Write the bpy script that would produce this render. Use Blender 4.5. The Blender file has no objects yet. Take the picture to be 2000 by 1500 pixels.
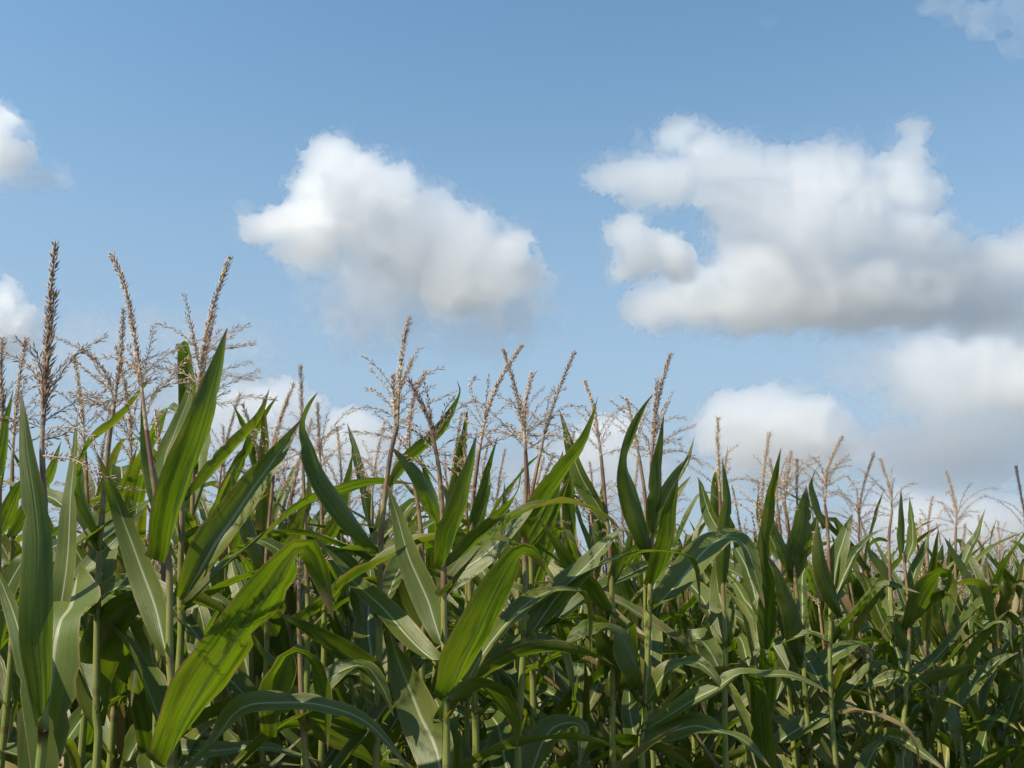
import bpy, math, random
import numpy as np
from mathutils import Vector

# ------------------------------------------------------------------ camera
SC = bpy.context.scene
COL = SC.collection
F = 1960.0                       # focal length in pixels of a 2000 px wide frame
PITCH = math.atan(500.0 / F)     # the horizon lies well below the middle of the frame
EYE = 1.62
cam_d = bpy.data.cameras.new("camera")
cam_d.sensor_width = 36.0
cam_d.lens = 36.0 * F / 2000.0
cam_d.clip_start = 0.05
cam_d.clip_end = 30000.0
cam = bpy.data.objects.new("camera", cam_d)
COL.objects.link(cam)
cam.location = (0, 0, EYE)
cam.rotation_euler = (math.pi / 2 + PITCH, 0, 0)
SC.camera = cam
CP, SP = math.cos(PITCH), math.sin(PITCH)


def direction(px, py):
    a, b = (px - 1000.0) / F, (750.0 - py) / F
    return Vector((a, CP - b * SP, SP + b * CP))


def at(px, py, Y):
    """the place at ground distance Y that the photograph shows at this pixel"""
    d = direction(px, py)
    d = d * (Y / d.y)
    return Vector((d.x, d.y, d.z + EYE))


# ------------------------------------------------------------------ light
SUN_EL = math.radians(50)
SUN_AZ = math.radians(-121)      # clockwise from +Y (the way the camera looks): sun to the left, a little behind
SUN = Vector((math.sin(SUN_AZ) * math.cos(SUN_EL), math.cos(SUN_AZ) * math.cos(SUN_EL), math.sin(SUN_EL)))
sun_d = bpy.data.lights.new("sun", 'SUN')
sun_d.energy = 5.0
sun_d.angle = math.radians(0.5)
sun_d.color = (1.0, 0.90, 0.72)
sun_o = bpy.data.objects.new("sun", sun_d)
COL.objects.link(sun_o)
sun_o.location = SUN * 60
sun_o.rotation_euler = (-SUN).to_track_quat('-Z', 'Y').to_euler()

SC.view_settings.view_transform = 'Standard'
SC.view_settings.look = 'None'
SC.view_settings.gamma = 1.0
SC.view_settings.exposure = 0.45
SC.render.engine = 'CYCLES'
SC.cycles.max_bounces = 32
SC.cycles.diffuse_bounces = 3
SC.cycles.glossy_bounces = 3
SC.cycles.transmission_bounces = 3
SC.cycles.transparent_max_bounces = 8


# ------------------------------------------------------------------ small node helper
class NT:
    def __init__(self, tree):
        self.t = tree
        self.n = tree.nodes
        self.l = tree.links

    def put(self, sock, v):
        if hasattr(v, "is_output"):
            self.l.new(v, sock)
        else:
            sock.default_value = v

    def math(self, op, a, b=None, c=None, clamp=False):
        nd = self.n.new("ShaderNodeMath"); nd.operation = op; nd.use_clamp = clamp
        for i, v in enumerate((a, b, c)):
            if v is not None:
                self.put(nd.inputs[i], v)
        return nd.outputs[0]

    def vmath(self, op, a, b=None, c=None, scale=None):
        nd = self.n.new("ShaderNodeVectorMath"); nd.operation = op
        for i, v in enumerate((a, b, c)):
            if v is not None:
                self.put(nd.inputs[i], v)
        if scale is not None:
            self.put(nd.inputs["Scale"], scale)
        return nd.outputs["Value"] if op in ('DOT_PRODUCT', 'LENGTH', 'DISTANCE') else nd.outputs[0]

    def noise(self, vec, scale, detail=2.0, rough=0.5, dist=0.0, color=False, dims='3D', lac=2.0):
        nd = self.n.new("ShaderNodeTexNoise"); nd.noise_dimensions = dims
        if vec is not None:
            self.put(nd.inputs["Vector"], vec)
        nd.inputs["Scale"].default_value = scale
        nd.inputs["Detail"].default_value = detail
        nd.inputs["Roughness"].default_value = rough
        nd.inputs["Lacunarity"].default_value = lac
        nd.inputs["Distortion"].default_value = dist
        return nd.outputs[1 if color else 0]

    def step(self, v, lo, hi, a=0.0, b=1.0, kind='SMOOTHSTEP'):
        nd = self.n.new("ShaderNodeMapRange"); nd.interpolation_type = kind
        self.put(nd.inputs[0], v)
        for i, x in enumerate((lo, hi, a, b)):
            self.put(nd.inputs[i + 1], x)
        return nd.outputs[0]

    def mix(self, f, a, b, blend='MIX'):
        nd = self.n.new("ShaderNodeMix"); nd.data_type = 'RGBA'; nd.blend_type = blend
        self.put(nd.inputs[0], f)
        self.put(nd.inputs[6], a if hasattr(a, "is_output") else (*a, 1.0)[:4])
        self.put(nd.inputs[7], b if hasattr(b, "is_output") else (*b, 1.0)[:4])
        return nd.outputs[2]

    def xyz(self, x, y, z=0.0):
        nd = self.n.new("ShaderNodeCombineXYZ")
        for i, v in enumerate((x, y, z)):
            self.put(nd.inputs[i], v)
        return nd.outputs[0]

    def sep(self, v):
        nd = self.n.new("ShaderNodeSeparateXYZ"); self.put(nd.inputs[0], v)
        return nd.outputs


# ------------------------------------------------------------------ sky
SKY_STRENGTH = 0.13
SKY_TINT = (1.05, 1.205, 1.09)
SKY_HAZE = (2.2, 2.72, 3.32)
world = bpy.data.worlds.new("World")
SC.world = world
world.use_nodes = True
world.node_tree.nodes.clear()
W = NT(world.node_tree)
sky = W.n.new("ShaderNodeTexSky")
sky.sky_type = 'NISHITA'
sky.sun_disc = False
sky.sun_elevation = SUN_EL
sky.sun_rotation = SUN_AZ
sky.altitude = 0
sky.air_density = 1.0
sky.dust_density = 0.2
sky.ozone_density = 2.5
tint = W.mix(1.0, sky.outputs[0], SKY_TINT, 'MULTIPLY')
elev = W.sep(W.n.new("ShaderNodeTexCoord").outputs["Generated"])[2]
hazy = W.step(elev, .60, .02, 0.0, .95)
skyc = W.mix(hazy, tint, SKY_HAZE)                      # the milky air of a summer horizon
bg = W.n.new("ShaderNodeBackground")
W.l.new(skyc, bg.inputs[0])
bg.inputs[1].default_value = SKY_STRENGTH
wo = W.n.new("ShaderNodeOutputWorld")
W.l.new(bg.outputs[0], wo.inputs[0])


# ------------------------------------------------------------------ mesh helper
def raw_mesh(name, V, Q, smooth=True):
    me = bpy.data.meshes.new(name)
    n, k = Q.shape
    me.vertices.add(len(V)); me.loops.add(n * k); me.polygons.add(n)
    me.vertices.foreach_set("co", np.ascontiguousarray(V, np.float32).ravel())
    me.loops.foreach_set("vertex_index", np.ascontiguousarray(Q, np.int32).ravel())
    me.polygons.foreach_set("loop_start", np.arange(0, n * k, k, dtype=np.int32))
    me.polygons.foreach_set("use_smooth", np.full(n, smooth))
    me.update(calc_edges=True)
    return me


# ------------------------------------------------------------------ clouds: heaps of puffs grown into one lumpy skin, filled with white mist
def noise3(shape, cell, rng):
    """smooth random field over a voxel grid, one lattice point every `cell` voxels"""
    n = [int(s / cell) + 4 for s in shape]
    a = rng.standard_normal(n).astype(np.float32)
    for ax in range(3):
        x = np.arange(shape[ax], dtype=np.float32) / cell + 1.0
        i = x.astype(np.int32)
        t = x - i
        sh = [1, 1, 1]; sh[ax] = -1
        w0, w1 = (1 - t) ** 3 / 6, (3 * t ** 3 - 6 * t ** 2 + 4) / 6
        w2, w3 = (-3 * t ** 3 + 3 * t ** 2 + 3 * t + 1) / 6, t ** 3 / 6
        a = sum(np.take(a, i + k - 1, axis=ax) * w.reshape(sh).astype(np.float32) for k, w in enumerate((w0, w1, w2, w3)))
    return a


def skin(f, origin, vs):
    """surface nets: the zero level of the grid f as a closed quad mesh"""
    s = f > 0
    c = np.zeros([n - 1 for n in f.shape], np.int8)
    for a in (0, 1):
        for b in (0, 1):
            for d in (0, 1):
                c += s[a:a + c.shape[0], b:b + c.shape[1], d:d + c.shape[2]]
    act = (c > 0) & (c < 8)
    ids = np.full(c.shape, -1, np.int32)
    ids[act] = np.arange(act.sum())
    I = np.argwhere(act)
    acc = np.zeros((len(I), 3), np.float32); cnt = np.zeros(len(I), np.float32)
    corner = [(a, b, d) for a in (0, 1) for b in (0, 1) for d in (0, 1)]
    for p in corner:
        for ax in range(3):
            if p[ax] == 0:
                q = list(p); q[ax] = 1
                v0 = f[I[:, 0] + p[0], I[:, 1] + p[1], I[:, 2] + p[2]]
                v1 = f[I[:, 0] + q[0], I[:, 1] + q[1], I[:, 2] + q[2]]
                m = (v0 > 0) != (v1 > 0)
                t = np.where(m, v0 / np.where(m, v0 - v1, 1), 0)
                e = np.repeat(np.array([p], np.float32), len(I), 0)
                e[:, ax] = t
                acc += e * m[:, None]; cnt += m
    V = (I + acc / cnt[:, None]) * vs + np.array(origin)
    quads = []
    for ax in range(3):
        sl0 = [slice(1, -1)] * 3; sl1 = [slice(1, -1)] * 3
        sl0[ax] = slice(0, -1); sl1[ax] = slice(1, None)
        a, b = s[tuple(sl0)], s[tuple(sl1)]
        for flip in (0, 1):
            E = np.argwhere((a & ~b) if flip == 0 else (~a & b))
            o = [1, 1, 1]; o[ax] = 0
            E = E + np.array(o)
            u, w = (ax + 1) % 3, (ax + 2) % 3
            def g(du, dw):
                J = E.copy(); J[:, u] -= du; J[:, w] -= dw
                return ids[J[:, 0], J[:, 1], J[:, 2]]
            q = np.stack([g(1, 1), g(0, 1), g(0, 0), g(1, 0)], 1)
            quads.append(q if flip == 0 else q[:, ::-1])
    Q = np.concatenate(quads)
    return V, Q[(Q >= 0).all(1)]


def mist(name, density):
    m = bpy.data.materials.new(name)
    m.use_nodes = True
    m.node_tree.nodes.clear()
    T = NT(m.node_tree)
    v = T.n.new("ShaderNodeVolumePrincipled")
    v.inputs["Color"].default_value = (.998, .998, .999, 1)
    v.inputs["Density"].default_value = density
    v.inputs["Anisotropy"].default_value = 0.84
    o = T.n.new("ShaderNodeOutputMaterial")
    T.l.new(v.outputs[0], o.inputs["Volume"])
    m.cycles.homogeneous_volume = True
    return m


def lump(name, Y, puffs, seed, vs, density, amp, grow, base=None):
    rng = np.random.default_rng(seed)
    B = []
    for (px, py, rx, ry, k) in puffs:
        c = at(px, py, Y)
        a, b = rx * Y / F * grow, ry * Y / F * grow
        d = 0.9 * (a * b) ** .5
        B.append((c.x, rng.uniform(-.9, .9) * d, c.z, a, d, b))
    B = np.array(B)
    lo = (B[:, :3] - B[:, 3:6] * 1.6).min(0); hi = (B[:, :3] + B[:, 3:6] * 1.6).max(0)
    shape = np.ceil((hi - lo) / vs).astype(int) + 3
    f = np.full(shape, -1.0, np.float32)
    ax = [(lo[i] + np.arange(shape[i]) * vs).astype(np.float32) for i in range(3)]
    for cx, cy, cz, a, d, b in B:
        sl = []
        for i, (c, r) in enumerate(((cx, a), (cy, d), (cz, b))):
            i0 = max(0, int((c - 1.6 * r - lo[i]) / vs)); i1 = min(shape[i], int((c + 1.6 * r - lo[i]) / vs) + 2)
            sl.append(slice(i0, i1))
        X = ((ax[0][sl[0]] - cx) / a)[:, None, None]; Yy = ((ax[1][sl[1]] - cy) / d)[None, :, None]; Z = ((ax[2][sl[2]] - cz) / b)[None, None, :]
        h = 1.0 - np.sqrt(X * X + Yy * Yy + Z * Z)
        sub = f[tuple(sl)]
        t = np.clip(.5 + (h - sub) / .3, 0, 1)
        f[tuple(sl)] = sub + (h - sub) * t + .15 * t * (1 - t)
    nz = np.zeros(shape, np.float32)
    px = Y / F * 2.0                                     # one pixel of a 1000 px frame
    for cell, w in ((34 * px, .5), (17 * px, .85), (8.5 * px, .75), (4.2 * px, .50), (2.1 * px, .30)):
        if cell / vs < 1.6:
            continue
        n = noise3(shape, cell / vs, rng)
        if grow > .9 and cell < 9 * px:
            w = w * (.55 if cell > 5 * px else 0.0)                                  # the thin outer mist is smoother than the body
        nz += w * (n * .8 if cell > 40 * px else (.66 - 2.3 * np.abs(n)) * .8)
    f = f + amp * nz
    for i in range(3):
        e = [slice(None)] * 3
        e[i] = 0; f[tuple(e)] = -1; e[i] = -1; f[tuple(e)] = -1
    V, Q = skin(f, lo + np.array([0, Y, 0]), vs)
    if base is None:
        base = Vector((float(V[:, 0].mean()), Y, float(V[:, 2].min())))
    o = bpy.data.objects.new(name, raw_mesh(name, V - np.array(base), Q))
    COL.objects.link(o)
    o.data.materials.append(mist(name + "_mist", density))
    return o, base


def cloud(label, Y, puffs, seed, dens=1.0, amp=.6, cut=.72):
    px = Y / F * 2.0
    L = 3000.0 / Y * dens
    root, base = None, None
    for name, lim, mfp, wild, grow in (("body", cut, 24.0, amp, .89), ("mantle", cut - .22, 110.0, amp * 1.35, .97), ("veil", 0.0, 300.0, amp * 1.6, 1.05)):
        some = [p for p in puffs if p[4] >= lim]
        if not some:
            continue
        seed += 31
        o, base = lump(name if root else "cloud", Y, some, seed, px * (1.1 if name == "body" else 1.5), L / mfp, wild, grow, base)
        if root:
            o.parent = root
        else:
            root = o
            root.location = base
    root["label"] = label; root["category"] = "cloud"; root["group"] = "white clouds in the blue sky"
    return root


SC.cycles.volume_bounces = 36
# every puff: centre (photo pixel), half width, half height, fullness
cloud("big white cumulus with a bulging top and ragged arm at its side", 3000, [
    (652,330,52,62,1.0), (618,372,62,52,1.0), (705,368,70,62,1.0), (755,395,70,60,1.0), (792,350,22,34,0.8), (820,420,75,62,1.0),
    (878,432,60,52,1.0), (905,470,62,62,1.0), (715,440,95,75,1.0), (600,440,90,44,1.0), (535, 442, 66, 28, 0.95), (502, 450, 42, 26, 0.8),
    (478, 424, 20, 30, 0.6), (610,478,80,36,0.8), (810,475,120,75,1.0), (985,492,58,46,0.95), (1000,525,55,50,0.9), (930,540,90,70,0.9),
    (770, 550, 105, 80, 0.55), (720,600,90,70,0.5), (620,505,60,50,0.6), (875,580,75,40,1.0), (960,590,110,70,0.55), (800,630,140,60,0.45),
    (930,640,120,50,0.35), (578,348,14,12,0.7), (670,295,34,20,0.8)], 1, dens=1.0)

cloud("broadest cloud bank, stepped white top and flat grey base", 3300, [
    (1325,262,48,44,0.75), (1285,285,60,46,0.6), (1370,290,50,44,0.65), (1215,345,70,38,0.75), (1290,345,90,52,0.8), (1175,350,34,26,0.4),
    (1400,335,80,60,0.75), (1480,345,70,58,0.9), (1545,350,80,62,0.9), (1640,322,58,48,1.0), (1590,370,90,70,0.9), (1400,392,50,34,0.85),
    (1480,420,100,70,0.8), (1600,450,130,80,0.75), (1778,268,32,30,0.85), (1740,262,26,24,0.35), (1768,312,40,42,0.85), (1745,352,58,50,0.95),
    (1770,400,58,54,0.8), (1790,440,70,50,0.5), (1690,450,110,80,0.7), (1480,470,80,60,0.75), (1560,530,140,80,0.8), (1750,480,80,55,1.0),
    (1800,470,60,48,1.0), (1840,520,90,66,0.95), (1930,505,80,42,0.95), (1990,500,60,48,0.9), (1950,560,120,70,0.85), (1470,560,90,70,0.8),
    (1290,590,70,46,0.9), (1370,580,90,54,1.0), (1450,610,120,44,0.95), (1570,605,140,48,0.95), (1700,590,150,60,0.85), (1850,610,150,52,0.6),
    (1980,600,90,60,0.6)], 2, dens=.76)

cloud("small white cloud tucked in the bay of the broad bank", 2900, [
    (1222,458,40,34,0.95), (1270,478,46,38,0.95), (1310,505,44,36,0.9), (1240,505,46,38,0.8), (1215,525,30,26,0.5), (1330,525,36,30,0.8)], 3)

cloud("dull pinkish cloud bank low at the photo's edge, below the broad bank", 5200, [
    (1835,668,60,36,0.85), (1900,650,70,40,0.9), (1970,635,70,40,0.95), (1900, 715, 150, 85, 0.75), (2000,720,120,100,0.8), (1650,692,40,34,0.6),
    (1700,705,56,40,0.7), (1680,730,70,36,0.5), (1850, 770, 120, 60, 0.65), (1970, 800, 120, 70, 0.7), (1890, 850, 130, 60, 0.6), (1990, 880, 110, 60, 0.6)], 4, dens=.8)

cloud("heaped white cloud low above the lone tall tassel right of centre", 5600, [
    (1425,800,42,36,0.9), (1475,795,42,36,0.95), (1530,790,52,42,1.0), (1590,812,46,38,0.95), (1640,832,42,34,0.8), (1470,850,100,56,0.9),
    (1580,862,100,46,0.8), (1530,905,130,50,0.5), (1740, 880, 150, 46, 0.6), (1860, 900, 130, 50, 0.6)], 5, dens=1.5)

cloud("white cumulus heap cut by the left edge, high beside the first tassels", 3200, [
    (-60,280,70,70,.9), (-150,310,90,50,.9), (0,250,48,48,0.95), (12,300,46,44,0.9), (40,335,60,30,0.7), (95,348,36,20,0.55), (0,350,70,34,0.5)], 6)

cloud("white cloud cut by the left edge, just above the tassel tips", 3800, [
    (0,590,40,44,0.95), (32,622,40,36,0.9), (0,650,70,40,0.9), (40,665,44,28,0.6), (-60,610,60,60,.9), (-130,640,80,50,.9)], 16)

cloud("low pale cloud behind the bent tassel branches at left", 5800, [
    (475,790,70,44,0.85), (540,775,50,34,0.85), (580,800,50,36,0.8), (400,830,100,60,0.6), (520,860,120,60,0.7)], 7, dens=1.4)

cloud("small rounded cloud low between the tassels left of centre", 5800, [
    (685,828,44,32,0.95), (730,850,44,32,0.85), (660,860,50,36,0.85), (720,890,70,40,0.7), (640,930,120,50,0.6)], 17, dens=1.4)

cloud("low white cloud behind the slim tassels right of centre", 6000, [
    (1200,855,60,42,0.85), (1140,870,56,40,0.75), (1260,900,90,50,0.6), (1050,900,90,46,0.4), (1150,940,150,60,0.5)], 27, dens=1.5)

cloud("low faint cloud strip behind the short plants at the right", 6600, [
    (1815,968,60,30,0.8), (1870,985,60,34,0.75), (1750, 1000, 100, 44, 0.75), (1900, 1030, 150, 60, 0.75), (1700, 1080, 220, 60, 0.6)], 37, dens=1.1)

cloud("faint veil of cloud behind the three tall tassels", 4200, [
    (260,670,170,50,0.28), (420,660,100,46,0.25), (120,700,150,60,.3), (300,740,200,60,.3)], 47, dens=1.3)

cloud("thin ragged cloud scrap in the top right corner", 2800, [
    (1850,8,50,22,0.5), (1915,24,60,28,0.55), (1975,44,56,34,0.55), (1900,70,26,18,0.25), (1990,90,30,24,0.4)], 8, dens=2.6, cut=.8)

cloud("tiny wisp of cloud alone high above the broad bank", 2800, [
    (1490,45,30,16,0.18)], 18, dens=.8, cut=.95)


# ------------------------------------------------------------------ ground
def new_mat(name):
    m = bpy.data.materials.new(name)
    m.use_nodes = True
    m.node_tree.nodes.clear()
    T = NT(m.node_tree)
    out = T.n.new("ShaderNodeOutputMaterial")
    return m, T, out


def principled(T, color, rough=.6, spec=.4, normal=None):
    p = T.n.new("ShaderNodeBsdfPrincipled")
    T.put(p.inputs["Base Color"], color if hasattr(color, "is_output") else (*color, 1.0)[:4])
    T.put(p.inputs["Roughness"], rough)
    T.put(p.inputs["Specular IOR Level"], spec)
    if normal is not None:
        T.put(p.inputs["Normal"], normal)
    return p.outputs[0]


def bump(T, h, strength, dist=.001):
    b = T.n.new("ShaderNodeBump")
    b.inputs["Strength"].default_value = strength
    b.inputs["Distance"].default_value = dist
    T.put(b.inputs["Height"], h)
    return b.outputs[0]


soil, T, out = new_mat("dry_soil")
oc = T.n.new("ShaderNodeTexCoord").outputs["Object"]
n1 = T.noise(oc, 2.0, 5, .6); n2 = T.noise(oc, 30.0, 4, .7)
sc = T.mix(n1, (.055, .050, .032), (.10, .088, .06))
sc = T.mix(T.step(n2, .3, .75), sc, (.04, .035, .025))
T.l.new(principled(T, sc, .95, .1, bump(T, n2, .8, .02)), out.inputs[0])
R = 9000.0
g = bpy.data.objects.new("ground", raw_mesh("ground", np.array([(-R, -R, 0), (R, -R, 0), (R, R, 0), (-R, R, 0)]), np.array([[0, 1, 2, 3]]), False))
g.data.materials.append(soil); g["kind"] = "structure"; COL.objects.link(g)

# ------------------------------------------------------------------ maize materials
leaf_m, T, out = new_mat("maize_leaf")
uv = T.n.new("ShaderNodeUVMap").outputs[0]
ux, uy, _ = T.sep(uv)
oi = T.n.new("ShaderNodeObjectInfo")
rnd = oi.outputs["Random"]
yel, dry, pale = T.sep(oi.outputs["Color"])
obj = T.n.new("ShaderNodeTexCoord").outputs["Object"]
obj = T.vmath('ADD', obj, T.xyz(T.math('MULTIPLY', rnd, 37.0), T.math('MULTIPLY', rnd, 91.0), 0.0))
a = T.math('MULTIPLY', T.math('ABSOLUTE', T.math('SUBTRACT', ux, .5)), 2.0)
ribs = T.noise(T.xyz(T.math('MULTIPLY', ux, 46.0), T.math('MULTIPLY', uy, 2.6), T.math('MULTIPLY', rnd, 50.0)), 1.0, 3, .6)
fine = T.noise(T.xyz(T.math('MULTIPLY', ux, 120.0), T.math('MULTIPLY', uy, 2.0), 0.0), 1.0, 1, .5)
blotch = T.noise(obj, 9.0, 3, .6)
speck = T.noise(obj, 70.0, 3, .6)
edge_n = T.noise(T.xyz(ux, T.math('MULTIPLY', uy, 14.0), T.math('MULTIPLY', rnd, 20.0)), 1.0, 3, .6)
midrib = T.step(a, .105, .035)
col = T.mix(T.step(rnd, .0, 1.0, kind='LINEAR'), (.046, .080, .004), (.076, .118, .006))
col = T.mix(T.math('MULTIPLY', T.step(ribs, .30, .75), .6), col, (.098, .128, .014))
col = T.mix(T.math('MULTIPLY', T.step(blotch, .48, .72), .5), col, (.115, .130, .026))
col = T.mix(T.math('MULTIPLY', T.step(fine, .55, .7), .25), col, (.13, .18, .06))
col = T.mix(pale, col, (.175, .205, .062))  # sunlit sheen of front leaves painted into the colour; slight paleness on the rest
edge = T.step(T.math('ADD', a, T.math('MULTIPLY', T.math('SUBTRACT', edge_n, .5), .5)), .80, 1.02)
tipn = T.math('ADD', uy, T.math('MULTIPLY', T.math('SUBTRACT', edge_n, .5), .22))
yellow = T.math('ADD', T.math('MULTIPLY', T.step(blotch, .42, .62), yel), T.math('MULTIPLY', edge, T.math('MULTIPLY_ADD', yel, .8, .22)), clamp=True)
col = T.mix(yellow, col, (.24, .23, .035))
under = T.n.new("ShaderNodeNewGeometry").outputs["Backfacing"]      # the rib is white on the upper face only
col = T.mix(T.math('MULTIPLY', midrib, T.math('MULTIPLY_ADD', under, -.70, .85)), col, (.42, .46, .28))
spots = T.math('MULTIPLY', T.step(speck, .66, .74), T.step(blotch, .45, .62))
brown = T.math('ADD', T.math('MULTIPLY', spots, .7), T.step(tipn, .88, .99), clamp=True)
rim = T.math('MULTIPLY', T.step(a, .90, .99), T.step(edge_n, .40, .56, .35, 1.0))
brown = T.math('ADD', brown, rim, clamp=True)
brown = T.math('ADD', brown, T.math('MULTIPLY', dry, T.step(T.math('ADD', blotch, T.math('MULTIPLY', dry, .35)), .5, .75)), clamp=True)
col = T.mix(brown, col, (.27, .19, .095))
nb = bump(T, T.math('ADD', ribs, T.math('MULTIPLY', midrib, 1.6)), .5, .0016)
face = principled(T, col, T.step(ribs, .2, .8, .38, .50), .52, nb)
tl = T.n.new("ShaderNodeBsdfTranslucent")
tcol = T.mix(T.step(ribs, .3, .75), (.13, .245, .003), (.23, .35, .006))
thick = T.noise(T.xyz(T.math('MULTIPLY', ux, 5.0), T.math('MULTIPLY', uy, 2.2), T.math('MULTIPLY', rnd, 80.0)), 1.0, 4, .62)
tcol = T.mix(T.step(thick, .43, .62, 0.0, .8), tcol, (.022, .065, .003))
tcol = T.mix(T.math('MULTIPLY', yellow, .8), tcol, (.40, .38, .02))
tcol = T.mix(T.math('MULTIPLY', midrib, .75), tcol, (.06, .12, .02))
tcol = T.mix(brown, tcol, (.22, .13, .04))
T.put(tl.inputs[0], tcol); T.put(tl.inputs["Normal"], nb)
ms = T.n.new("ShaderNodeAddShader")
mx = T.n.new("ShaderNodeMixShader"); mx.inputs[0].default_value = .38
T.l.new(face, mx.inputs[1]); T.l.new(tl.outputs[0], mx.inputs[2])
T.l.new(mx.outputs[0], out.inputs[0])
T.n.remove(ms)

stalk_m, T, out = new_mat("maize_stalk")
uv = T.n.new("ShaderNodeUVMap").outputs[0]
ux, uy, _ = T.sep(uv)                          # uy = metres below the tassel
rnd = T.n.new("ShaderNodeObjectInfo").outputs["Random"]
obj = T.n.new("ShaderNodeTexCoord").outputs["Object"]
long_ = T.noise(T.xyz(T.math('MULTIPLY', ux, 22.0), T.math('MULTIPLY', uy, 2.5), T.math('MULTIPLY', rnd, 30.0)), 1.0, 3, .6)
bl = T.noise(obj, 14.0, 3, .6)
green = T.mix(T.step(long_, .3, .7), (.13, .17, .032), (.25, .27, .06))
green = T.mix(T.step(bl, .45, .75), green, (.26, .25, .075))
red = T.mix(T.step(bl, .35, .65), (.17, .085, .055), (.27, .19, .085))
top = T.step(T.math('ADD', uy, T.math('MULTIPLY', T.math('SUBTRACT', bl, .5), .35)), .42, .16)
sc = T.mix(top, green, red)
node_ring = T.step(T.math('ABSOLUTE', T.math('SUBTRACT', T.math('FRACT', T.math('DIVIDE', uy, .17)), .5)), .06, .03)
sc = T.mix(T.math('MULTIPLY', node_ring, .6), sc, (.15, .085, .04))
T.l.new(principled(T, sc, .45, .45, bump(T, long_, .4, .001)), out.inputs[0])

tassel_m, T, out = new_mat("dry_tassel")
oi = T.n.new("ShaderNodeObjectInfo")
dark, _, _2 = T.sep(oi.outputs["Color"])
obj = T.n.new("ShaderNodeTexCoord").outputs["Object"]
n1 = T.noise(obj, 160.0, 2, .6); n2 = T.noise(obj, 35.0, 2, .6)
tcx = T.mix(T.step(n1, .36, .62), (.40, .27, .19), (.80, .66, .48))
tcx = T.mix(T.math('MULTIPLY', T.step(n2, .42, .6), .55), tcx, (.34, .22, .165))
tcx = T.mix(dark, tcx, (.13, .085, .075))
pr = principled(T, tcx, .75, .25)
tl = T.n.new("ShaderNodeBsdfTranslucent"); T.put(tl.inputs[0], T.mix(.5, tcx, (.6, .45, .25)))
mx = T.n.new("ShaderNodeMixShader"); mx.inputs[0].default_value = .3
T.l.new(pr, mx.inputs[1]); T.l.new(tl.outputs[0], mx.inputs[2]); T.l.new(mx.outputs[0], out.inputs[0])


# ------------------------------------------------------------------ maize shapes
def spline(P, n):
    """n points evenly spaced along a smooth curve through P (any number of columns)"""
    P = np.asarray(P, float)
    if len(P) == 2:
        t = np.linspace(0, 1, n)[:, None]
        return P[0] * (1 - t) + P[1] * t
    Q = np.vstack([2 * P[0] - P[1], P, 2 * P[-1] - P[-2]])
    out = []
    for i in range(1, len(Q) - 2):
        t = np.linspace(0, 1, 16, endpoint=False)[:, None]
        p0, p1, p2, p3 = Q[i - 1:i + 3]
        out.append(.5 * (2 * p1 + (p2 - p0) * t + (2 * p0 - 5 * p1 + 4 * p2 - p3) * t ** 2 + (3 * p1 - p0 - 3 * p2 + p3) * t ** 3))
    C = np.vstack(out + [P[-1:]])
    s = np.concatenate([[0], np.cumsum(np.linalg.norm(np.diff(C[:, :3], axis=0), axis=1))])
    x = np.linspace(0, s[-1], n)
    return np.stack([np.interp(x, s, C[:, k]) for k in range(C.shape[1])], 1)


def unit(a):
    return a / np.maximum(np.linalg.norm(a, axis=-1, keepdims=True), 1e-9)


US = np.array([-1, -.78, -.52, -.26, -.07, .07, .26, .52, .78, 1.0])


def width_at(v, base=.34):
    """half width along a maize blade: clasping base, broad lower half, long drawn-out tip"""
    w = np.minimum(1.0, base + (1 - base) * np.sin(np.clip(v / .32, 0, 1) * math.pi / 2))
    return w * np.clip(1 - np.clip((v - .30) / .70, 0, 1) ** 1.65, 0, 1) + .012 * (1 - v)


def ribbon(C, X, w, rng, fold=.35, ruffle=.10, us=US, base=.34, curl=0.0):
    """C: midrib points, X: unit cross vectors; w: full width"""
    n = len(C)
    v = np.linspace(0, 1, n)
    Tn = unit(np.gradient(C, axis=0))
    N = unit(np.cross(X, Tn))
    hw = width_at(v, base) * w / 2
    L = np.linalg.norm(np.diff(C, axis=0), axis=1).sum()
    ph = rng.uniform(0, 6.28, 6)
    fr = L / rng.uniform(.13, .24, 4)
    def wave(side):
        k = 0 if side < 0 else 2
        return .65 * np.sin(6.28 * fr[k] * v + ph[k]) + .35 * np.sin(6.28 * fr[k + 1] * 1.7 * v + ph[k + 1])
    wl, wr = wave(-1), wave(1)
    jit = spline(rng.standard_normal((8, 3)) * .011 * L, n)
    C = C + jit * np.clip(v * 3, 0, 1)[:, None] * np.clip((1 - v) * 3, .3, 1)[:, None] * (.35 if n > 20 else .5)
    nick = np.ones((n, 2))
    for _ in range(int(rng.integers(0, 5))):
        k = int(rng.integers(n // 3, n - 2)); nick[k, rng.integers(0, 2)] *= rng.uniform(.68, .9)
    fo = fold * (1 - .55 * v) + curl * v + 1.6 * np.exp(-v / .045)
    V = np.zeros((n, len(us), 3))
    for j, u in enumerate(us):
        au = abs(u)
        lift = fo * (au ** 1.35) * hw + ruffle * (wl if u < 0 else wr) * au ** 2.5 * w * .55 * np.clip(v * 5, 0, 1) * np.clip((1 - v) * 4, 0, 1)
        narrow = u * hw * (1 - .22 * np.abs(fo) * au) * (nick[:, 0 if u < 0 else 1] if au > .7 else 1.0)
        V[:, j] = C + X * narrow[:, None] + N * lift[:, None]
    return V, v


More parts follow.
